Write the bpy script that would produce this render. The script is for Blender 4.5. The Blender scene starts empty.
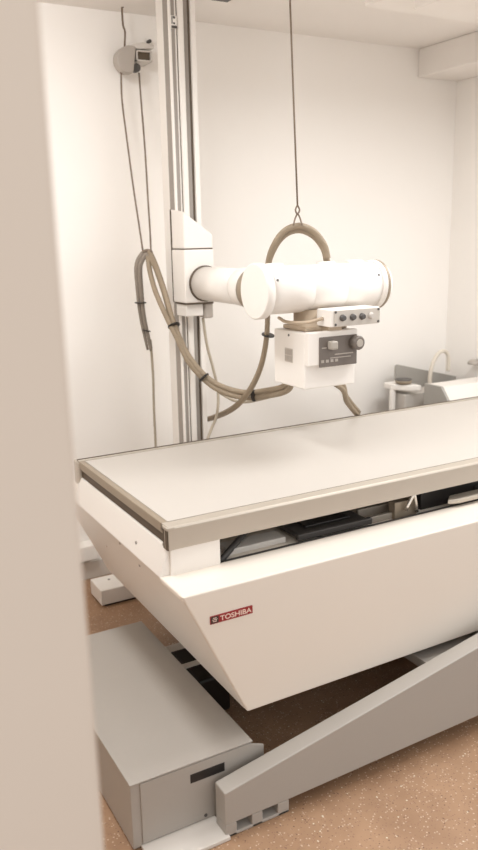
import bpy, bmesh, math, random
from mathutils import Vector, Matrix
random.seed(4)
C = bpy.context.scene.collection
SC = bpy.context.scene

# ------------------------------------------------------------ camera geometry
F, CX, CY = 782.0, 239.0, 425.0
EYE = Vector((0, 0, 1.65))
def _d(u, v): return Vector((u - CX, -(v - CY), -F))
AX = _d(1690, 206).normalized()
AY = _d(-210, 245); AY = (AY - AX * AX.dot(AY)).normalized()
AZ = AX.cross(AY)
ROT = Matrix((AX, AY, AZ))
def at(u, v, y):
    r = ROT @ _d(u, v); t = (y - EYE.y) / r.y
    return EYE + r * t

# ------------------------------------------------------------ materials
def lin(c):
    return tuple(((x / 12.92) if x <= 0.04045 else ((x + 0.055) / 1.055) ** 2.4) for x in c)
def mat(name, rgb, rough=0.5, metal=0.0, noise=0.04, nscale=6.0, bump=0.0, bscale=60.0, spec=0.5):
    m = bpy.data.materials.new(name); m.use_nodes = True
    nt = m.node_tree; b = nt.nodes['Principled BSDF']
    col = lin(tuple(x / 255 for x in rgb))
    tc = nt.nodes.new('ShaderNodeTexCoord')
    n = nt.nodes.new('ShaderNodeTexNoise'); n.inputs['Scale'].default_value = nscale; n.inputs['Detail'].default_value = 4
    nt.links.new(tc.outputs['Object'], n.inputs['Vector'])
    r = nt.nodes.new('ShaderNodeMapRange')
    r.inputs['To Min'].default_value = 1 - noise; r.inputs['To Max'].default_value = 1 + noise
    nt.links.new(n.outputs['Fac'], r.inputs['Value'])
    mx = nt.nodes.new('ShaderNodeVectorMath'); mx.operation = 'SCALE'
    mx.inputs[0].default_value = col
    nt.links.new(r.outputs['Result'], mx.inputs['Scale'])
    nt.links.new(mx.outputs['Vector'], b.inputs['Base Color'])
    b.inputs['Roughness'].default_value = rough; b.inputs['Metallic'].default_value = metal
    b.inputs['Specular IOR Level'].default_value = spec
    if bump:
        n2 = nt.nodes.new('ShaderNodeTexNoise'); n2.inputs['Scale'].default_value = bscale
        nt.links.new(tc.outputs['Object'], n2.inputs['Vector'])
        bp = nt.nodes.new('ShaderNodeBump'); bp.inputs['Strength'].default_value = bump; bp.inputs['Distance'].default_value = 0.002
        nt.links.new(n2.outputs['Fac'], bp.inputs['Height']); nt.links.new(bp.outputs['Normal'], b.inputs['Normal'])
    return m

M = {}
M['wall'] = mat('wall_paint', (247, 242, 236), 0.8, noise=0.015, nscale=2, bump=0.15, bscale=40, spec=0.2)
M['ceiling'] = mat('ceiling_paint', (240, 234, 228), 0.85, noise=0.015, spec=0.2)
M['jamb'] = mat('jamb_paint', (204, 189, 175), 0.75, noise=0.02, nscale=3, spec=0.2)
M['white'] = mat('white_enamel', (238, 232, 225), 0.38, noise=0.012)
M['cream'] = mat('cream_laminate', (194, 187, 179), 0.42, noise=0.015, nscale=3)
M['skirt'] = mat('skirt_enamel', (231, 221, 209), 0.42, noise=0.012)
M['grey'] = mat('grey_hammered_paint', (170, 163, 155), 0.5, noise=0.025, nscale=5, bump=0.1, bscale=90)
M['plate'] = mat('pale_plate_paint', (212, 205, 197), 0.5, noise=0.03)
M['alu'] = mat('aluminium', (190, 180, 167), 0.42, 0.35, noise=0.03, nscale=20)
M['alud'] = mat('dull_aluminium', (160, 146, 128), 0.45, 0.3, noise=0.06, nscale=20)
M['groove'] = mat('dark_channel', (95, 82, 68), 0.6, 0.1, noise=0.08)
M['black'] = mat('black_plastic', (38, 34, 32), 0.4, noise=0.08)
M['dark'] = mat('dark_grey_enamel', (82, 78, 75), 0.42, noise=0.06)
M['pan'] = mat('inner_pan_grey', (240, 230, 218), 0.6, noise=0.06)
M['panel'] = mat('dark_control_panel', (112, 103, 96), 0.45, noise=0.07, nscale=40)
M['face'] = mat('brushed_grey_face', (196, 188, 178), 0.4, 0.2, noise=0.05, nscale=30)
M['knob'] = mat('grey_knob', (172, 164, 154), 0.4, noise=0.05)
M['chrome'] = mat('chrome', (225, 220, 212), 0.18, 0.9, noise=0.01)
M['stain'] = mat('stainless', (168, 164, 158), 0.42, 0.3, noise=0.04, nscale=15)
M['tan'] = mat('tan_casting', (190, 172, 150), 0.5, 0.15, noise=0.06)
M['rail_grey'] = mat('column_grey', (158, 150, 142), 0.5, 0.1, noise=0.04)
M['red'] = mat('maroon_enamel', (150, 40, 42), 0.4, noise=0.04)
M['ltr'] = mat('letter_cream', (238, 214, 200), 0.5, noise=0.01)
M['brn'] = mat('badge_brown', (66, 46, 40), 0.5, noise=0.04)
M['pulley'] = mat('grey_bracket_paint', (176, 167, 158), 0.45, 0.1, noise=0.05)
M['rope'] = mat('rope', (128, 112, 98), 0.9, noise=0.25, nscale=120)
M['wire'] = mat('steel_wire', (120, 104, 88), 0.6, 0.2, noise=0.1, nscale=60)

def hose_mat(name, rgb, s=220):
    m = mat(name, rgb, 0.62, noise=0.12, nscale=30)
    nt = m.node_tree; b = nt.nodes['Principled BSDF']
    tc = nt.nodes.new('ShaderNodeTexCoord')
    w = nt.nodes.new('ShaderNodeTexWave'); w.inputs['Scale'].default_value = s / 6.28
    w.bands_direction = 'DIAGONAL'
    nt.links.new(tc.outputs['Object'], w.inputs['Vector'])
    bp = nt.nodes.new('ShaderNodeBump'); bp.inputs['Strength'].default_value = 0.35; bp.inputs['Distance'].default_value = 0.002
    nt.links.new(w.outputs['Fac'], bp.inputs['Height']); nt.links.new(bp.outputs['Normal'], b.inputs['Normal'])
    return m
M['hose'] = hose_mat('braided_hose', (150, 134, 113))
M['hose2'] = hose_mat('grey_hose', (140, 129, 117))
M['hosed'] = hose_mat('dark_hose', (128, 116, 102))
M['cord'] = mat('beige_cord', (176, 164, 146), 0.6, noise=0.06)

def floor_mat():
    m = bpy.data.materials.new('terrazzo_floor'); m.use_nodes = True
    nt = m.node_tree; b = nt.nodes['Principled BSDF']
    tc = nt.nodes.new('ShaderNodeTexCoord')
    n = nt.nodes.new('ShaderNodeTexNoise'); n.inputs['Scale'].default_value = 7; n.inputs['Detail'].default_value = 6
    nt.links.new(tc.outputs['Object'], n.inputs['Vector'])
    base = nt.nodes.new('ShaderNodeValToRGB')
    base.color_ramp.elements[0].position = 0.35; base.color_ramp.elements[1].position = 0.7
    base.color_ramp.elements[0].color = (*lin((156/255, 122/255, 94/255)), 1)
    base.color_ramp.elements[1].color = (*lin((172/255, 137/255, 107/255)), 1)
    nt.links.new(n.outputs['Fac'], base.inputs['Fac'])
    prev = base.outputs['Color']
    for sc, size, frac, col in ((120, .30, .30, (200, 176, 154)), (150, .34, .34, (146, 112, 90)), (95, .24, .12, (118, 88, 70)), (75, .2, .07, (216, 206, 186))):
        v = nt.nodes.new('ShaderNodeTexVoronoi'); v.inputs['Scale'].default_value = sc
        nt.links.new(tc.outputs['Object'], v.inputs['Vector'])
        lt = nt.nodes.new('ShaderNodeMath'); lt.operation = 'LESS_THAN'; lt.inputs[1].default_value = size
        nt.links.new(v.outputs['Distance'], lt.inputs[0])
        sep = nt.nodes.new('ShaderNodeSeparateColor'); nt.links.new(v.outputs['Color'], sep.inputs['Color'])
        l2 = nt.nodes.new('ShaderNodeMath'); l2.operation = 'LESS_THAN'; l2.inputs[1].default_value = frac
        nt.links.new(sep.outputs['Red'], l2.inputs[0])
        mu = nt.nodes.new('ShaderNodeMath'); mu.operation = 'MULTIPLY'
        nt.links.new(lt.outputs[0], mu.inputs[0]); nt.links.new(l2.outputs[0], mu.inputs[1])
        mx = nt.nodes.new('ShaderNodeMix'); mx.data_type = 'RGBA'
        nt.links.new(mu.outputs[0], mx.inputs['Factor']); nt.links.new(prev, mx.inputs['A'])
        mx.inputs['B'].default_value = (*lin(tuple(c/255 for c in col)), 1)
        prev = mx.outputs['Result']
    nt.links.new(prev, b.inputs['Base Color'])
    b.inputs['Roughness'].default_value = 0.5
    return m
M['floor'] = floor_mat()

# ------------------------------------------------------------ mesh helpers
def box(bm, x0, x1, y0, y1, z0, z1):
    vs = [bm.verts.new((x, y, z)) for z in (z0, z1) for y in (y0, y1) for x in (x0, x1)]
    for f in ((0,2,3,1),(4,5,7,6),(0,1,5,4),(2,6,7,3),(0,4,6,2),(1,3,7,5)):
        bm.faces.new([vs[i] for i in f])
    return vs
def hexa(bm, p):   # 8 points, same order as box
    vs = [bm.verts.new(q) for q in p]
    for f in ((0,2,3,1),(4,5,7,6),(0,1,5,4),(2,6,7,3),(0,4,6,2),(1,3,7,5)):
        bm.faces.new([vs[i] for i in f])
def prism(bm, pts, axis, a, b):
    """pts: 2-D outline; axis 'x' -> pts are (y,z), 'y' -> (x,z), 'z' -> (x,y)"""
    def mk(p, t):
        return {'x': (t, p[0], p[1]), 'y': (p[0], t, p[1]), 'z': (p[0], p[1], t)}[axis]
    A = [bm.verts.new(mk(p, a)) for p in pts]; B = [bm.verts.new(mk(p, b)) for p in pts]
    bm.faces.new(A); bm.faces.new(B[::-1])
    n = len(pts)
    for i in range(n):
        bm.faces.new((A[i], B[i], B[(i+1) % n], A[(i+1) % n]))
def lathe(bm, p, axis, prof, seg=40):
    """prof: (t, r) along the axis vector from p; closed by caps"""
    p = Vector(p); ax = Vector(axis).normalized()
    u = ax.orthogonal().normalized(); w = ax.cross(u)
    rings = []
    for t, r in prof:
        rings.append([bm.verts.new(p + ax*t + (u*math.cos(a) + w*math.sin(a))*r) for a in [2*math.pi*k/seg for k in range(seg)]])
    for A, B in zip(rings, rings[1:]):
        for k in range(seg):
            f = bm.faces.new((A[k], A[(k+1) % seg], B[(k+1) % seg], B[k])); f.smooth = True
    bm.faces.new(rings[0][::-1]); bm.faces.new(rings[-1])
def smooth_path(pts, n=8):
    pts = [Vector(p) for p in pts]
    if len(pts) < 3: return pts
    out = []
    P = [2*pts[0]-pts[1]] + pts + [2*pts[-1]-pts[-2]]
    for i in range(1, len(P)-2):
        for k in range(n):
            t = k/n
            a, b, c, d = P[i-1], P[i], P[i+1], P[i+2]
            out.append(0.5*((2*b) + (c-a)*t + (2*a-5*b+4*c-d)*t*t + (3*b-a-3*c+d)*t**3))
    out.append(pts[-1]); return out
def tube(bm, pts, r, seg=12, n=8):
    path = smooth_path(pts, n)
    tan = [(path[min(i+1, len(path)-1)] - path[max(i-1, 0)]).normalized() for i in range(len(path))]
    u = tan[0].orthogonal().normalized(); rings = []
    r0, r1 = r if isinstance(r, tuple) else (r, r)
    for i, (p, t) in enumerate(zip(path, tan)):
        u = (u - t*u.dot(t)).normalized(); w = t.cross(u)
        rr = r0 + (r1-r0)*i/(len(path)-1)
        rings.append([bm.verts.new(p + (u*math.cos(a)+w*math.sin(a))*rr) for a in [2*math.pi*k/seg for k in range(seg)]])
    for A, B in zip(rings, rings[1:]):
        for k in range(seg):
            f = bm.faces.new((A[k], A[(k+1) % seg], B[(k+1) % seg], B[k])); f.smooth = True
    bm.faces.new(rings[0][::-1]); bm.faces.new(rings[-1])
def off(pts, d):
    d = Vector(d); return [Vector(p) + d for p in pts]

ROOT = {}
def empty(name, loc, label, cat, group=None):
    o = bpy.data.objects.new(name, None); C.objects.link(o); o.location = loc
    o.empty_display_size = 0.1
    o['label'] = label; o['category'] = cat
    if group: o['group'] = group
    ROOT[o] = Vector(loc); return o
def obj(name, bm, m, parent=None, bevel=0.0, seg=2, label=None, cat=None, group=None, kind=None):
    bmesh.ops.recalc_face_normals(bm, faces=bm.faces[:])
    if parent is not None:
        o0 = ROOT[parent]
    else:
        cs = [v.co for v in bm.verts]
        lo = [min(c[i] for c in cs) for i in range(3)]; hi = [max(c[i] for c in cs) for i in range(3)]
        o0 = Vector(((lo[0]+hi[0])/2, (lo[1]+hi[1])/2, lo[2]))
    for v in bm.verts: v.co -= o0
    me = bpy.data.meshes.new(name); bm.to_mesh(me); bm.free()
    o = bpy.data.objects.new(name, me); C.objects.link(o)
    me.materials.append(M[m] if isinstance(m, str) else m)
    if parent is not None: o.parent = parent
    else: o.location = o0
    ROOT[o] = o0
    if bevel:
        bv = o.modifiers.new('bevel', 'BEVEL'); bv.width = bevel; bv.segments = seg; bv.limit_method = 'ANGLE'; bv.angle_limit = math.radians(40)
        bv.harden_normals = False
    if label: o['label'] = label
    if cat: o['category'] = cat
    if group: o['group'] = group
    if kind: o['kind'] = kind
    return o
def B(*a):
    bm = bmesh.new(); box(bm, *a); return bm
def struct(name, bm, m, bevel=0): return obj(name, bm, m, kind='structure', bevel=bevel)

# ------------------------------------------------------------ the room
YW, XR, ZC, XL, YF = 3.55, 3.42, 2.62, -0.75, 0.70
struct('floor', B(XL-.1, XR+.1, -1.5, YW+.1, -.08, 0), 'floor')
struct('ceiling', B(XL-.1, XR+.1, YF, YW+.1, ZC, ZC+.08), 'ceiling')
struct('wall_back', B(XL-.1, XR+.1, YW, YW+.1, 0, ZC), 'wall')
struct('wall_right', B(XR, XR+.1, YF, YW, 0, ZC), 'wall')
struct('wall_left', B(XL-.1, XL, YF, YW, 0, ZC), 'wall')
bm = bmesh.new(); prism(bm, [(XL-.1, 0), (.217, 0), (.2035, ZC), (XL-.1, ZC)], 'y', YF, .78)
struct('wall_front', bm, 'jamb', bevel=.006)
struct('trim_1', B(3.13, XR, .78, YW, 2.475, ZC), 'ceiling', bevel=.006)          # beam along the right wall
struct('trim_2', B(1.862, 3.13, 1.3, 2.402, 2.42, ZC), 'white', bevel=.006)        # dropped beam across the ceiling
struct('baseboard_back', B(XL, XR, YW-.015, YW, 0, .09), 'plate', bevel=.003)

# ------------------------------------------------------------ the examination table
tb = empty('examination_table', (1.9, 2.36, .29), 'long white examination table with cream top, aluminium rails and tapered skirt', 'table')
X0, X1 = .826, 3.0
Y0, Y1 = 1.92, 2.745
ZT = .85
obj('table_top', B(X0+.022, X1-.022, 1.972, 2.716, ZT-.02, ZT), 'cream', tb)
def side_rail(y0, y1, name, front=True):
    bm = bmesh.new(); s = 1 if front else -1
    a, b = (y0, y1) if front else (y1, y0)
    # a = outer face
    prism(bm, [(a, .782), (a, ZT-.004), (a+s*.006, ZT+.002), (b-s*.004, ZT+.002), (b, ZT-.022), (a+s*.02, ZT-.022), (a+s*.02, .79), (b, .79), (b, .782)], 'x', X0, X1)
    return obj(name, bm, 'alu', tb, bevel=.0012)
fr = side_rail(Y0, 1.970, 'side_rail')
bm = bmesh.new(); box(bm, X0, X1, 1.9695, 1.9718, ZT-.018, ZT+.0005); obj('seam_strip', bm, 'groove', fr)
rr = side_rail(2.718, Y1, 'side_rail', False)
bm = bmesh.new(); box(bm, X0, X1, Y1-.0005, Y1+.003, ZT-.012, ZT+.003); obj('edge_strip', bm, 'groove', rr)
for x, s in ((X0, 1), (X1, -1)):
    a, b = sorted((x, x+s*.021))
    er = obj('end_rail', B(a, b, 1.935, 2.735, .82, ZT+.001), 'alud', tb, bevel=.003)
    a, b = sorted((x+s*.008, x+s*.02))
    obj('channel', B(a, b, 1.935, 2.735, .788, .819), 'groove', er)
    a, b = sorted((x-s*.004, x+s*.02))
    bm = bmesh.new()
    box(bm, a, b, Y0+.002, Y0+.034, .780, .843)
    rc = obj('end_cap', bm, 'groove', tb, bevel=.003)
    bm = bmesh.new(); box(bm, a-.001, b, Y0+.0165, Y0+.0195, .784, .846); box(bm, a-.001, b, Y0-.001, Y0+.034, .842, .850)
    obj('cap_rim', bm, 'alu', rc, bevel=.001)
    obj('corner_bracket', B(a, b, 2.72, Y1+.035, .755, .845), 'alu', tb, bevel=.004)
# skirts
ZF, ZB = .702, .286
YS = 1.782; YR = 2.97
def skirt(yo, yi, t):
    bm = bmesh.new(); s = 1 if yi > yo else -1
    # front plate as a tapered slab
    pts = [(X0-.028, ZF), (X1+.028, ZF), (X1-.17, ZB), (.995, ZB)]
    prism(bm, pts, 'y', yo, yo+s*.018)
    a, b = sorted((yo+s*.004, yi))
    prism(bm, [(X0-.026, a), (X1+.026, a), (X1+.026, b), (X0-.026, b)], 'z', ZF-.018, ZF-.0005)
    return obj('side_skirt', bm, 'skirt', tb, bevel=.005, seg=3)
sk = skirt(YS, 1.937, 1)
skirt(YR, 2.735, 1)
for s in (0, 1):
    bm = bmesh.new()
    fx = (lambda x: x) if not s else (lambda x: X0 + X1 - x)
    # upper upright part, then the lower part sloping inward under the table
    prism(bm, [(fx(X0+.006), .787), (fx(X0+.006), ZF), (fx(X0-.026), ZF-.002), (fx(.994), ZB), (fx(1.012), ZB), (fx(X0+.02), ZF-.02), (fx(X0+.03), .787)], 'y', YS+.018, YR-.018)
    # the upright part only between the rails: trim with the same outline is wider, so cut corners by bisect
    def cut(co, no):
        g = bm.verts[:] + bm.edges[:] + bm.faces[:]
        r = bmesh.ops.bisect_plane(bm, geom=g, plane_co=co, plane_no=no, clear_outer=True)
        ed = [e for e in r['geom_cut'] if isinstance(e, bmesh.types.BMEdge)]
        bmesh.ops.holes_fill(bm, edges=ed)
    bm.free(); bm = bmesh.new()
    prism(bm, [(fx(X0-.026), ZF-.002), (fx(.994), ZB), (fx(1.012), ZB), (fx(X0-.002), ZF-.002)], 'y', YS+.017, YR-.017)
    lo, hi = sorted((fx(X0+.006), fx(X0+.03)))
    hexa(bm, [(fx(X0-.026) if k%2==0 else fx(X0+.03), (1.937, 2.735)[(k//2)%2], ZF-.004) if k<4 else (fx(X0+.002) if k%2==0 else fx(X0+.03), (1.937, 2.735)[(k//2)%2], .787) for k in range(8)])
    lo, hi = sorted((fx(X0-.026), fx(X0+.03)))
    ep = obj('end_panel', bm, 'white', tb, bevel=.003)
    if not s:
        for (y, z) in ((2.271, .690), (2.139, .735), (2.147, .655), (2.60, .55)):
            x = X0+.002-.028*(.787-z)/.085 if z > ZF else X0-.026 + (ZF-z)/(ZF-ZB)*.196
            bm = bmesh.new(); lathe(bm, (x+.002, y, z), (-1, 0, 0), [(0, .006), (.004, .005)], 10); obj('screw', bm, 'rail_grey', ep)
    lo, hi = sorted((fx(X0+.006), fx(.993)))
    obj('front_panel', B(lo, hi, 1.926, 1.94, ZF-.003, .787), 'white', tb, bevel=.002)
obj('inner_pan', B(X0+.05, X1-.05, YS+.018, YR-.02, .67, .683), 'pan', tb)
# badge on the front skirt
bd = obj('nameplate', B(.880, 1.016, YS-.0025, YS+.002, .600, .624), 'red', tb, label='small maroon maker nameplate')
obj('emblem', B(.882, .906, YS-.0032, YS-.002, .602, .622), 'brn', bd)
bm = bmesh.new()
for k, w in enumerate((.012, .016, .012)):
    box(bm, .894-w/2, .894+w/2, YS-.0037, YS-.003, .6065+k*.005, .6085+k*.005)
obj('emblem_mark', bm, 'ltr', bd)
def lettering(txt, x0, x1, y, z0, h, m, parent):
    cu = bpy.data.curves.new('lettering', 'FONT'); cu.body = txt; cu.size = 1; cu.extrude = .01; cu.offset = .012
    t = bpy.data.objects.new('lettering_tmp', cu); C.objects.link(t)
    dg = bpy.context.evaluated_depsgraph_get()
    me = bpy.data.meshes.new_from_object(t.evaluated_get(dg))
    bpy.data.objects.remove(t); 
    xs = [v.co.x for v in me.vertices]; ys = [v.co.y for v in me.vertices]
    bm = bmesh.new(); bm.from_mesh(me)
    for v in bm.verts:
        u = (v.co.x-min(xs))/(max(xs)-min(xs)); w = (v.co.y-min(ys))/(max(ys)-min(ys))
        v.co = Vector((x0+u*(x1-x0), y - v.co.z*.04, z0 + w*h))
    return obj('lettering', bm, m, parent)
lettering('TOSHIBA', .911, 1.012, YS-.0028, .6045, .015, 'ltr', bd)
# gear seen in the gap between rail and skirt
obj('guide_rail', B(1.0, 2.8, 2.14, 2.16, .70, .722), 'alud', tb, bevel=.002)
obj('guide_rail', B(1.0, 2.8, 2.33, 2.35, .70, .722), 'alud', tb, bevel=.002)
obj('guide_rail', B(1.0, 2.8, 1.955, 1.967, .684, .692), 'dark', tb, bevel=.001)
bm = bmesh.new(); box(bm, .995, 1.02, 2.13, 2.36, .683, .70); obj('rail_support', bm, 'dark', tb)
bm = bmesh.new(); box(bm, 2.78, 2.80, 2.13, 2.36, .683, .70); obj('rail_support', bm, 'dark', tb)
bm = bmesh.new(); tube(bm, [(1.01, 1.965, .69), (1.20, 2.09, .735)], .010, 8); obj('diagonal_strut', bm, 'dark', tb)
tr = obj('cassette_tray', B(1.31, 1.59, 1.985, 2.48, .690, .708), 'dark', tb, bevel=.004)
obj('tray_front', B(1.30, 1.60, 1.972, 1.990, .690, .712), 'dark', tr, bevel=.003)
obj('tray_cover', B(1.36, 1.54, 2.02, 2.40, .709, .716), 'black', tb, bevel=.004)
obj('tray_bar', B(1.06, 1.27, 2.00, 2.07, .684, .704), 'white', tb, bevel=.003)
obj('cross_bar', B(1.60, 1.74, 1.99, 2.004, .684, .706), 'alu', tb, bevel=.002)
obj('cross_bar', B(1.60, 1.74, 2.05, 2.066, .684, .716), 'alu', tb, bevel=.002)
bm = bmesh.new(); box(bm, 1.70, 1.80, 1.975, 2.01, .68, .745); obj('latch_block', bm, 'alud', tb, bevel=.003)
bm = bmesh.new(); tube(bm, [(1.735, 1.962, .715), (1.76, 1.955, .765), (1.768, 1.955, .765), (1.790, 1.965, .70)], .007, 8, 3); obj('latch_clip', bm, 'chrome', tb)
obj('drive_box', B(1.84, 2.75, 2.0, 2.5, .684, .80), 'black', tb, bevel=.004)
bm = bmesh.new(); prism(bm, [(1.90, 1.93), (1.94, 1.915), (2.30, 1.915), (2.30, 1.965), (1.94, 1.965)], 'z', .715, .732); obj('tray_handle', bm, 'alu', tb, bevel=.004)
obj('tray_stem', B(2.10, 2.2, 1.955, 2.005, .715, .73), 'dark', tb)

# ------------------------------------------------------------ the floor base of the table
bs = empty('table_base', (1.4, 2.1, 0), 'grey painted steel base under the white table, with long cabinet and tapered beam', 'table base')
cb = obj('cabinet', B(.608, .988, 1.752, 2.60, .004, .210), 'grey', bs, bevel=.003)
obj('lid', B(.606, .990, 1.747, 2.602, .2085, .214), 'grey', cb, bevel=.0015)
bm = bmesh.new(); prism(bm, [(.636, .014), (1.028, .014), (1.028, .186), (.978, .2065), (.636, .2065)], 'y', 1.7475, 1.753); obj('front_plate', bm, 'grey', cb, bevel=.001)
bm = bmesh.new(); box(bm, .786, .895, 1.7465, 1.7485, .149, .177); obj('slot', bm, 'black', cb)
bm = bmesh.new(); lathe(bm, (.83, 1.7485, .026), (0, -1, 0), [(0, .006), (.003, .005)], 10); obj('screw', bm, 'dark', cb)
obj('base_plate', B(.63, .86, 1.652, 1.752, 0, .012), 'plate', bs, bevel=.002)
bm = bmesh.new()
ya, yb = 1.663, 1.722
prism(bm, [(.85, .042), (1.061, .042), (1.82, .056), (2.55, .07), (2.55, .45), (.85, .146)], 'y', ya, yb)
for a, b in ((.85, .887), (.936, .972), (1.023, 1.062)): box(bm, a, b, ya, yb, 0, .0425)
box(bm, .85, 1.062, ya, yb, 0, .010)
box(bm, .86, 1.05, yb-.01, yb, .01, .042)
be = obj('beam', bm, 'grey', bs, bevel=.003)
for v in (0,):
    obj('foot', B(2.38, 2.55, ya+.002, yb-.002, 0, .075), 'grey', be)
obj('cross_plate', B(1.672, 2.42, 1.752, 2.645, .215, .25), 'grey', bs, bevel=.003)
obj('lift_column', B(1.95, 2.32, 2.1, 2.6, 0, .669), 'grey', bs, bevel=.004)
mt = obj('drive_motor', B(1.03, 1.16, 2.20, 2.44, 0, .15), 'black', bs, bevel=.01)
obj('motor_band', B(1.026, 1.164, 2.30, 2.33, 0, .154), 'pan', mt, bevel=.003)
obj('motor_end', B(1.04, 1.15, 2.44, 2.50, 0, .14), 'pan', mt, bevel=.003)

# ------------------------------------------------------------ floor rail + tube stand
fl = empty('floor_rail', (2, 3.27, 0), 'low white floor rail along the back wall behind the table', 'rail')
obj('cover', B(1.03, 3.1, 3.2, 3.352, .010, .084), 'white', fl, bevel=.004)
obj('plinth', B(1.05, 3.1, 3.21, 3.342, 0, .011), 'black', fl)
bm = bmesh.new(); lathe(bm, (1.105, 3.30, .083), (0, 0, 1), [(0, .007), (.004, .006)], 12); obj('screw', bm, 'rail_grey', fl)
obj('cable_trunking', B(XL+.05, 1.115, 3.47, YW, .125, .2), 'white', bevel=.004, label='white wall trunking ending low on the wall left of the floor rail', cat='trunking')

st = empty('tube_stand', (1.54, 3.26, .084), 'tall white grooved column with sliding carriage and thick horizontal arm', 'stand')
bm = bmesh.new()
YA, YB = 3.2, 3.325
prof = [(1.477, YB), (1.477, YA+.004), (1.480, YA), (1.488, YA), (1.488, YA+.008), (1.506, YA+.008), (1.506, YA), (1.5105, YA), (1.5105, YA+.055), (1.5175, YA+.055), (1.5175, YA+.003),
        (1.522, YA-.003), (1.541, YA-.003), (1.5465, YA+.003), (1.5465, YA+.018), (1.570, YA+.018), (1.570, YA+.06), (1.579, YA+.06), (1.579, YA), (1.600, YA), (1.600, YB)]
prism(bm, prof, 'z', .084, ZC)
col = obj('column', bm, 'white', st)
obj('recess_strip', B(1.4885, 1.5055, YA+.0045, YA+.009, .09, ZC-.01), 'rail_grey', col)
obj('recess_strip', B(1.547, 1.5695, YA+.014, YA+.0185, .09, ZC-.01), 'rail_grey', col)  # grey colour stands in for the shading inside this recess
obj('groove', B(1.5105, 1.5175, YA+.005, YA+.056, .09, ZC-.01), 'groove', col)
obj('groove', B(1.5705, 1.5785, YA+.012, YA+.061, .09, ZC-.01), 'groove', col)
obj('side_strip', B(1.4755, 1.478, YA+.008, YA+.052, .09, ZC-.01), 'rail_grey', col)
lp = obj('label_plate', B(1.486, 1.512, YA-.006, YA+.006, 2.487, 2.535), 'white', col, bevel=.001)
bm = bmesh.new(); box(bm, 1.487, 1.511, YA-.0072, YA-.005, 2.487, 2.497); obj('plate_foot', bm, 'dark', lp)
bm = bmesh.new(); box(bm, 1.494, 1.504, YA-.0072, YA-.005, 2.524, 2.532); box(bm, 1.495, 1.503, YA-.0072, YA-.005, 2.502, 2.509)
box(bm, 1.488, 1.492, YA-.0072, YA-.005, 2.503, 2.532);
obj('plate_mark', bm, 'dark', lp)
# carriage
bm = bmesh.new()
ca, cbk = 3.075, 3.197
hexa(bm, [(1.452, ca, 1.60), (1.590, ca, 1.60), (1.452, cbk, 1.60), (1.590, cbk, 1.60),
          (1.452, ca, 1.755), (1.590, ca, 1.655), (1.452, cbk, 1.768), (1.590, cbk, 1.70)])
cr = obj('carriage', bm, 'white', st, bevel=.006, seg=3)
box_ = B(1.449, 1.592, ca-.003, cbk, 1.372, 1.597); obj('carriage_lower', box_, 'white', cr, bevel=.006, seg=3)
obj('carriage_seam', B(1.453, 1.588, ca+.001, cbk-.002, 1.595, 1.602), 'groove', cr)
obj('carriage_back', B(1.4475, 1.4525, cbk-.003, cbk+.002, 1.372, 1.765), 'groove', cr)
obj('carriage_foot', B(1.462, 1.545, ca+.02, cbk, 1.312, 1.366), 'white', cr, bevel=.004)
obj('foot_seam', B(1.457, 1.587, ca+.003, cbk-.002, 1.364, 1.374), 'groove', cr)
# arm
AXX, AZZ = 1.545, 1.452
bm = bmesh.new(); lathe(bm, (AXX, ca-.001, AZZ), (0, -1, 0), [(0, .077), (.010, .077), (.012, .074)], 40); ac = obj('arm_collar', bm, 'groove', st)
bm = bmesh.new(); lathe(bm, (AXX, ca-.006, AZZ), (0, -1, 0), [(0, .072), (.34, .072)], 40); ar = obj('arm', bm, 'white', st)
bm = bmesh.new(); lathe(bm, (AXX, 2.735, AZZ), (0, -1, 0), [(0, .074), (.012, .076), (.085, .076)], 40); obj('swivel', bm, 'white', ar)
bm = bmesh.new(); lathe(bm, (AXX, 2.655, AZZ-.004), (0, -1, 0), [(0, .078), (.004, .082), (.034, .082), (.038, .078)], 40); obj('swivel_ring', bm, 'alud', ar)
bm = bmesh.new(); lathe(bm, (AXX, 2.62, AZZ-.002), (0, -1, 0), [(0, .07), (.178, .07)], 40); obj('tube_mount', bm, 'white', ar)
obj('brake_block', B(1.548, 1.59, ca+.01, ca+.07, 1.30, 1.368), 'pulley', st, bevel=.008)

# ------------------------------------------------------------ x-ray tube head
tx = empty('xray_tube_head', (1.63, 2.36, 1.12), 'white cylindrical tube housing with boxy collimator below, held over the table', 'x-ray tube')
TY, TZ = 2.36, 1.462
bm = bmesh.new(); lathe(bm, (1.40, TY, TZ), (1, 0, 0), [(0, .083), (.175, .083), (.177, .0815), (.18, .0815), (.182, .083), (.315, .083), (.317, .0815), (.321, .0815), (.323, .083), (.485, .084)], 56)
hs = obj('housing', bm, 'white', tx)
bm = bmesh.new(); lathe(bm, (1.374, TY, TZ), (1, 0, 0), [(0, .092), (.003, .0965), (.03, .0965), (.033, .086)], 56); obj('end_cap', bm, 'white', tx)
bm = bmesh.new(); lathe(bm, (1.874, TY, TZ), (1, 0, 0), [(0, .086), (.003, .091), (.022, .091), (.03, .089), (.045, .082), (.052, .07)], 56); obj('end_cap', bm, 'white', tx)
bm = bmesh.new(); lathe(bm, (1.893, TY, TZ), (1, 0, 0), [(0, .0915), (.012, .0915)], 56); obj('end_band', bm, 'alud', hs)
for x in (1.425, 1.86):
    d = Vector((0, -math.sin(math.radians(62)), math.cos(math.radians(62))))
    lathe_bm = bmesh.new(); lathe(lathe_bm, Vector((x, TY, TZ)) + d*.082, d, [(0, .005), (.004, .004)], 10); obj('screw', lathe_bm, 'dark', hs)
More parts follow.
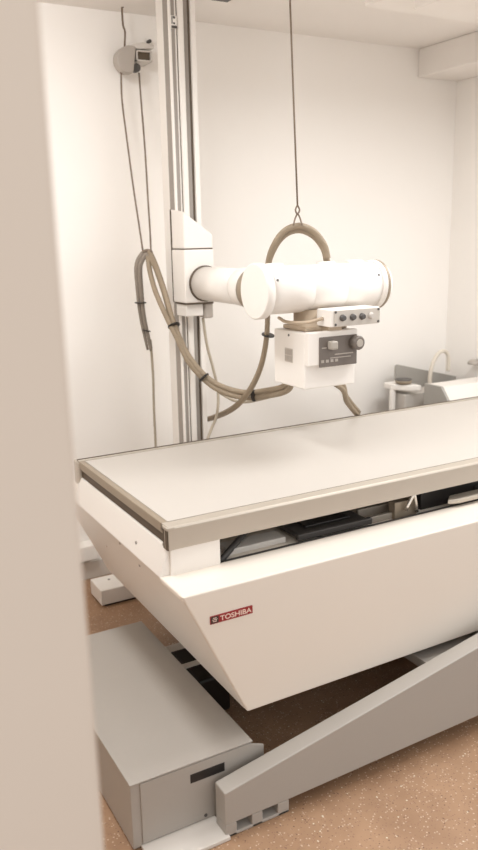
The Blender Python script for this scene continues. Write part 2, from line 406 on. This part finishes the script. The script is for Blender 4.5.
for x in (1.47, 1.69, 1.82):
    bm = bmesh.new(); lathe(bm, (x, TY+.02, TZ+.055), (0, 0, 1), [(0, .034), (.032, .034), (.037, .030)], 28); obj('cable_socket', bm, 'white', hs)
# collimator
bm = bmesh.new(); lathe(bm, (1.62, TY, 1.31), (0, 0, 1), [(0, .088), (.03, .088), (.035, .07), (.08, .07)], 36); obj('neck', bm, 'tan', tx)
obj('mount_plate', B(1.535, 1.715, 2.28, 2.43, 1.318, 1.333), 'tan', tx, bevel=.004)
cl = obj('collimator', B(1.510, 1.730, 2.25, 2.452, 1.118, 1.317), 'white', tx, bevel=.006, seg=3)
obj('front_block', B(1.512, 1.722, 2.228, 2.252, 1.203, 1.321), 'white', cl, bevel=.004)
obj('control_face', B(1.555, 1.718, 2.224, 2.229, 1.196, 1.302), 'panel', cl, bevel=.004)
bm = bmesh.new()
for k in range(4): box(bm, 1.562+k*.02, 1.574+k*.02, 2.2228, 2.2245, 1.212, 1.222)
box(bm, 1.62, 1.70, 2.2228, 2.2245, 1.236, 1.240); box(bm, 1.60, 1.69, 2.2228, 2.2245, 1.225, 1.228)
box(bm, 1.565, 1.585, 2.2228, 2.2245, 1.262, 1.266)
obj('panel_marks', bm, 'pulley', cl)
bm = bmesh.new(); box(bm, 1.588, 1.618, 2.198, 2.226, 1.258, 1.288); obj('knob', bm, 'knob', cl, bevel=.006, seg=3)
bm = bmesh.new(); lathe(bm, (1.706, 2.226, 1.274), (0, -1, 0), [(0, .025), (.028, .025), (.033, .020)], 28); obj('knob', bm, 'panel', cl)
bm = bmesh.new(); lathe(bm, (1.706, 2.195, 1.274), (0, -1, 0), [(0, .015), (.005, .013)], 24); obj('knob_cap', bm, 'knob', cl)
obj('side_label', B(1.5085, 1.5105, 2.325, 2.375, 1.205, 1.255), 'face', cl)
bm = bmesh.new()
for k in range(2):
    for j in range(2): box(bm, 1.507, 1.509, 2.328+j*.024, 2.349+j*.024, 1.209+k*.023, 1.228+k*.023)
obj('side_label_print', bm, 'pulley', cl)
bm = bmesh.new(); lathe(bm, (1.511, 2.35, 1.302), (-1, 0, 0), [(0, .005), (.003, .004)], 10); obj('screw', bm, 'dark', cl)
# control box on its bracket
cbx = obj('switch_box', B(1.585, 1.797, 2.2, 2.285, 1.337, 1.396), 'white', tx, bevel=.003)
obj('switch_face', B(1.597, 1.796, 2.197, 2.201, 1.339, 1.393), 'face', cbx, bevel=.001)
for x, m in ((1.632, 'dark'), (1.675, 'dark'), (1.716, 'dark'), (1.755, 'cream')):
    bm = bmesh.new(); lathe(bm, (x, 2.198, 1.367), (0, -1, 0), [(0, .012), (.004, .012), (.014, .008)], 20); obj('switch_knob', bm, m, cbx)
for x in (1.603, 1.789):
    for z in (1.345, 1.388):
        bm = bmesh.new(); lathe(bm, (x, 2.1975, z), (0, -1, 0), [(0, .005), (.003, .004)], 10); obj('screw', bm, 'dark', cbx)
obj('bracket', B(1.60, 1.66, 2.235, 2.30, 1.317, 1.338), 'tan', tx, bevel=.002)
bm = bmesh.new(); tube(bm, [(1.585, 2.245, 1.365), (1.53, 2.27, 1.352), (1.49, 2.33, 1.352), (1.50, 2.40, 1.36)], .006, 8); obj('switch_wire', bm, 'tan', cbx)

# ------------------------------------------------------------ hoses, cords and ropes
def hose(name, paths, m, label, cat, ties=(), r=.013, group=None):
    """several hoses tied together move as one bundle: one thing, a part per hose and tie"""
    if len(paths) == 1 and not ties:
        bm = bmesh.new(); tube(bm, paths[0], r); return obj(name, bm, m, label=label, cat=cat, group=group)
    base = Vector(paths[0][-1])
    t = empty(name, base, label, cat, group)
    for p in paths:
        bm = bmesh.new(); tube(bm, p, r); obj('hose', bm, m, t)
    for (p, d, rr) in ties:
        bm = bmesh.new(); lathe(bm, Vector(p)-Vector(d).normalized()*.0025, d, [(0, rr), (.005, rr)], 20); obj('tie', bm, 'black', t)
    return t
def P(l): return [at(*q) for q in l]
# bundle hung from the pulley ropes, sagging across to the back of the collimator
pB = P([(150,256,3.28),(157,272,3.24),(165,296,3.16),(175,330,3.06),(190,362,2.98),(212,386,2.90),(240,397,2.80),(266,396,2.70),(290,388,2.56)]) + [Vector((1.63, 2.53, 1.175)), Vector((1.70,2.56,1.14))]
pB += P([(340,387,2.62),(347,402,2.70),(359,417,2.80)])
d1 = Vector((.004, -.010, .014))
tl = P([(150,256,3.28),(146,254,3.29),(140,266,3.30),(141,290,3.31),(144,318,3.32),(151,350,3.33)])
pC = P([(148,256,3.29),(150,272,3.26),(156,293,3.19),(167,318,3.09),(177,338,3.03),(190,364,2.98)]) + off(pB[5:9], (0, .018, .010))
hb = hose('hose_bundle', [pB, off(pB, (.0, .004, .022)), pC], 'hose', 'thick beige hose bundle sagging from rope ties to behind the collimator', 'hose',
     ties=((at(174,328,3.06)+Vector((0,0,.010)), pB[4]-pB[2], .027), (at(204,380,2.92)+Vector((0,0,.010)), pB[5]-pB[4], .026), (at(254,398,2.74)+Vector((0,0,.010)), pB[7]-pB[6], .025)), r=.0115)
tlb = hose('hose_tail', [off(tl, (-.008, .02, 0)), off(tl, (.012, .024, .004)), off(tl, (.002, .006, -.004))], 'hose2', 'doubled grey hose ends hanging down the wall left of the column', 'hose',
     ties=((at(141.5,303,3.31)+Vector((.003,.019,0)), (0.02, 0, 1), .026), (at(147,331,3.32)+Vector((.003,.017,0)), (0.25, 0, 1), .021)), r=(.0135, .006))
bm = bmesh.new(); tube(bm, [at(143,251.5,3.30), at(148,250.5,3.285), at(152,252.5,3.27)], .007, 8); obj('rope_loop', bm, 'rope', hb)
# arch over the tube head, passing behind it and back to the column
pA = [Vector((1.69, 2.37, 1.565))] + P([(324,245,2.37),(314,232,2.38),(300,226,2.39),(286,230,2.41),(275,243,2.44),(268,264,2.49),(268,300,2.54),(266,340,2.58),(259,370,2.64),(246,394,2.74),(230,409,2.95),(208,418,3.36),(190,420,3.42)])
ax = [Vector((1.745, 2.37, 1.555))]
hose('arched_hose', [pA, off(pA, (.008, .013, -.014))], 'hose', 'pair of hoses arching over the white tube housing and dropping behind it', 'hose',
     ties=((at(268,335,2.575), (0.02, -.08, .3), .025),), r=(.0125, .0075))
# thinner cord loop under the big bundle
bm = bmesh.new(); tube(bm, P([(192,364,3.03),(205,380,3.0),(222,394,2.95),(240,402,2.88),(262,399,2.78),(285,392,2.62)]), .006); obj('thin_cord', bm, 'cord', hb, label='thin beige cord')
hose('carriage_cord', [P([(203,318,3.12),(207,345,3.12),(213,368,3.12),(218,392,3.12),(217,414,3.10),(211,430,3.08),(205,446,3.05)])], 'cord', 'thin cord dropping from the carriage beside the column foot', 'cord', r=.0065)
hose('hanging_cord', [P([(150.5,340,3.36),(153,375,3.40),(154,410,3.44),(156,455,3.46)]) + [Vector((at(156,455,3.46).x+.01, 3.5, .2))]], 'cord', 'thin grey cord hanging straight down the wall left of the column', 'cord', r=.006)

# pulley bracket and ropes
pb = empty('pulley_bracket', tuple(at(140,60,3.53)), 'grey pulley housing bracketed to the wall left of the column', 'pulley')
YP = 3.47
pc = at(132, 60, YP-.03)
bm = bmesh.new()
a0 = pc; pts = []
for k in range(13):
    a = math.radians(70 + k*170/12); pts.append((a0.x + .068*math.cos(a), a0.z + .060*math.sin(a)))
pts.append((a0.x+.006, a0.z-.052))
prism(bm, pts, 'y', YP-.03, YP+.03)
obj('guard', bm, 'pulley', pb, bevel=.006)
q = [at(136.5,49.5,YP-.03), at(152,49.5,YP-.03), at(152,62,YP-.03)]
bm = bmesh.new()
x0, x1, z0, z1 = q[0].x, q[1].x, q[2].z, q[0].z
box(bm, x0, x1, YP-.03, YP+.07, z1-.006, z1); box(bm, x0, x1, YP-.03, YP+.07, z0, z0+.006)
box(bm, x1-.006, x1, YP-.03, YP+.07, z0, z1); box(bm, x0, x0+.005, YP-.03, YP+.07, z0, z1)
obj('bracket', bm, 'plate', pb, bevel=.0015)
bm = bmesh.new(); prism(bm, [(v.x, v.z) for v in (at(126,48,YP), at(131,45,YP), at(141,43.5,YP), at(151.5,46.5,YP), at(151.5,50,YP), at(136,50,YP))], 'y', YP-.028, YP+.06); obj('cover', bm, 'plate', pb, bevel=.002)
obj('bracket_core', B(x0+.005, x1-.006, YP-.015, YP+.07, z0+.006, z1-.006), 'groove', pb)
obj('wall_plate', B(x0-.01, x1+.012, YP+.07, YW, z0-.01, z1+.05), 'wall', pb, bevel=.003)
bm = bmesh.new(); lathe(bm, at(137,71,YP-.005)+Vector((0,0,.012)), (0, 1, 0), [(0, .008), (.03, .008)], 20); obj('sheave', bm, 'tan', pb)
bm = bmesh.new(); lathe(bm, at(150,41,YP+.055), (0, 1, 0), [(0, .008), (.03, .008)], 12); obj('bolt', bm, 'dark', pb)
bm = bmesh.new(); lathe(bm, at(137,70,YP-.01)+Vector((0,0,.01)), (0, 1, 0), [(0, .018), (.03, .018)], 20); obj('sheave', bm, 'dark', pb)
def cable(name, pts, r, m, label, n=1):
    bm = bmesh.new(); tube(bm, pts, r, 8, n); return obj(name, bm, m, label=label, cat='rope', group='ropes of the wall pulley')
cable('rope', P([(121,68,YP+.01),(122,100,3.46),(127,140,3.43),(133,185,3.39),(139,225,3.34),(143,252,3.30)]), .0042, 'rope', 'left of two thin ropes hanging from the grey pulley housing', 4)
cable('rope', P([(139,73,YP+.01),(141,100,3.46),(145,150,3.42),(148,200,3.36),(150,230,3.32),(151,254,3.28)]), .0042, 'rope', 'right of two thin ropes hanging from the grey pulley housing', 4)
top = at(122,6,3.5)
cable('rope', [Vector((top.x-.005, 3.47, ZC)), at(122,8,3.47), at(123,25,3.465), at(125,32,3.46), at(124.5,48,YP)], .0042, 'wire', 'dark rope rising from the grey pulley housing to the ceiling', 3)
hk = empty('suspension_cable', (1.545, 2.385, 1.70), 'long thin cable from the ceiling with a hook holding the arched hose', 'cable')
bm = bmesh.new(); tube(bm, [at(289.5,-40,2.385)*1.0, at(290,0,2.385), at(297.5,206,2.388)], .0032, 8, 2)
obj('wire', bm, 'wire', hk)
bm = bmesh.new(); tube(bm, [(at(289.5,-40,2.385)), Vector((at(287,-75,2.385).x, 2.385, ZC))], .0032, 8, 1); obj('wire_top', bm, 'wire', hk)
bm = bmesh.new(); tube(bm, P([(297.5,205,2.388),(299.5,210,2.388),(297.5,214,2.388),(295.5,210,2.388),(297.5,205,2.388)]), .003, 8, 5); obj('ring', bm, 'wire', hk)
bm = bmesh.new(); tube(bm, P([(297.5,213,2.388),(295,219,2.39),(293.5,225,2.37)]), .003, 8, 3); tube(bm, P([(297.5,213,2.388),(300,218,2.39),(302,225,2.37)]), .003, 8, 3); obj('hook', bm, 'wire', hk)
# small dark bracket at the top of the picture on the ceiling
bq = at(228, -3, 3.1)
obj('ceiling_bracket', B(bq.x-.05, bq.x+.03, 3.08, 3.16, at(228,-2,3.1).z, ZC), 'dark', bevel=.004, label='small dark bracket at the ceiling right of the column top', cat='bracket')

# ------------------------------------------------------------ wash place and console at the right back
ws = empty('wash_basin', (2.86, 3.3, 0), 'white wash basin with grey splash panel in the right back corner', 'basin')
bm = bmesh.new()
prism(bm, [(2.833, 3.40), (2.836, 3.355), (2.855, 3.325), (2.89, 3.275), (2.955, 3.24), (2.955, 3.43), (2.845, 3.43)], 'z', .792, .824)
obj('basin_ledge', bm, 'white', ws, bevel=.006, seg=3)
obj('basin_front', B(2.88, 3.28, 3.29, 3.42, .55, .77), 'cream', ws, bevel=.006)
bm = bmesh.new(); tube(bm, [(2.87, 3.36, .80), (2.858, 3.362, .79), (2.852, 3.363, .74), (2.852, 3.363, .3), (2.852, 3.363, 0)], .018, 14, 4); obj('leg', bm, 'white', ws)
bm = bmesh.new(); tube(bm, [(3.25, 3.40, .62), (3.25, 3.40, .3), (3.25, 3.40, 0)], .017, 14, 4); obj('leg', bm, 'white', ws)
bm = bmesh.new(); tube(bm, [(2.87, 3.40, .58), (2.87, 3.40, .3), (2.87, 3.40, 0)], .017, 14, 4); obj('leg', bm, 'white', ws)
bm = bmesh.new()
prism(bm, [(2.932, .70), (2.932, .900), (2.938, .912), (2.950, .914), (3.40, .800), (3.40, .70)], 'y', 3.43, 3.448)
obj('splash_panel', bm, 'stain', ws, bevel=.002)
dh = empty('soap_dish', (2.898, 3.325, .824), 'small dark round metal dish on the white basin ledge', 'dish')
bm = bmesh.new(); lathe(bm, (2.898, 3.325, .824), (0, 0, 1), [(0, .028), (.006, .044), (.022, .047), (.025, .044), (.012, .036), (.008, .01)], 28); obj('bowl', bm, 'alud', dh)
bm = bmesh.new(); lathe(bm, (2.898, 3.325, .845), (0, 0, 1), [(0, .0435), (.005, .0475), (.008, .044)], 28); obj('rim', bm, 'dark', dh)
M['spout'] = mat('spout_enamel', (214, 204, 190), 0.35, noise=0.03)
fc = empty('faucet', tuple(at(430, 380, 3.36)), 'pale gooseneck faucet in front of the grey splash panel', 'faucet')
pf = P([(430,388,3.36),(430,376,3.36),(433,363,3.36),(438,354,3.36),(443.5,351,3.36),(447.5,354,3.36),(448.5,361,3.36),(448,371,3.36)])
bm = bmesh.new(); tube(bm, pf, .0115, 14, 8); obj('spout', bm, 'spout', fc)
bm = bmesh.new(); lathe(bm, (pf[0].x, 3.36, .77), (0, 0, 1), [(0, .02), (.012, .02), (.016, .014)], 20); obj('faucet_base', bm, 'stain', fc)
kn = empty('wall_tap', (XR, 3.262, .90), 'small grey domed tap on the right wall near the basin', 'tap')
bm = bmesh.new(); prof = [(0, .03), (.03, .03)]
bm = bmesh.new(); lathe(bm, (XR, 3.262, .912), (-1, 0, 0), [(0, .018), (.05, .014)], 16); obj('stem', bm, 'stain', kn)
bm = bmesh.new(); lathe(bm, (XR-.055, 3.262, .90), (0, 0, 1), [(0, .034), (.012, .034), (.022, .024), (.027, .01)], 20); obj('handle', bm, 'pulley', kn)

cs = empty('control_console', (3.17, 3.1, 0), 'white console with sloping front and grey end panel beyond the table', 'console')
pr = [(3.20, 0), (3.20, .838), (3.076, .838), (3.019, .769), (2.99, .70), (2.99, 0)]
bm = bmesh.new(); prism(bm, pr, 'x', 2.956, 3.41); obj('body', bm, 'white', cs, bevel=.004)
bm = bmesh.new(); prism(bm, [(3.204, 0), (3.204, .842), (3.074, .842), (3.015, .770), (2.986, .70), (2.986, 0)], 'x', 2.940, 2.957); obj('end_panel', bm, 'stain', cs, bevel=.002)

# ------------------------------------------------------------ ceiling lamps (above the frame) and light
def lamp(x, y, sx, sy, ztop, zbot, power, label, col=(.97, .99, 1)):
    t = empty('ceiling_lamp', (x, y, zbot), label, 'lamp', 'ceiling lamps')
    bm = bmesh.new(); box(bm, x-sx/2-.02, x+sx/2+.02, y-sy/2-.02, y+sy/2+.02, zbot, ztop); obj('lamp_housing', bm, 'white', t, bevel=.004)
    l = bpy.data.lights.new('ceiling_or_fill_light', 'AREA'); l.shape = 'RECTANGLE'; l.size = sx; l.size_y = sy; l.energy = power; l.color = col
    o = bpy.data.objects.new('ceiling_or_fill_light', l); C.objects.link(o); o.location = (x, y, zbot-.006)
lamp(2.55, 1.9, 1.2, .6, 2.42, 2.375, 20, 'long ceiling lamp under the dropped ceiling over the table')
lamp(.48, 1.95, .28, 1.1, ZC, 2.56, 18, 'long ceiling lamp along the left side of the room')

# fill light added past the left lamp's end to brighten the upper wall
l = bpy.data.lights.new('ceiling_or_fill_light', 'AREA'); l.shape = 'RECTANGLE'; l.size = .3; l.size_y = .05; l.energy = 3.6; l.color = (.97, .99, 1)
o = bpy.data.objects.new('ceiling_or_fill_light', l); C.objects.link(o); o.location = (.48, 2.53, 2.59); o.rotation_euler = (math.radians(90), 0, 0)

w = bpy.data.worlds.new('world'); SC.world = w; w.use_nodes = True
bg = w.node_tree.nodes['Background']; bg.inputs['Color'].default_value = (.99, .99, .985, 1); bg.inputs['Strength'].default_value = .84

# ------------------------------------------------------------ camera
cam = bpy.data.cameras.new('camera'); co = bpy.data.objects.new('camera', cam); C.objects.link(co)
cam.sensor_fit = 'VERTICAL'; cam.sensor_height = 24; cam.lens = 24*F/850
cam.clip_start = .05
mw = ROT.to_4x4(); mw.translation = EYE; co.matrix_world = mw
cam.dof.use_dof = True; cam.dof.focus_distance = 2.6; cam.dof.aperture_fstop = 1.9
SC.camera = co
SC.view_settings.view_transform = 'Standard'; SC.view_settings.look = 'None'
SC.view_settings.gamma = 1; SC.view_settings.exposure = 0.5
SC.view_settings.use_curve_mapping = False
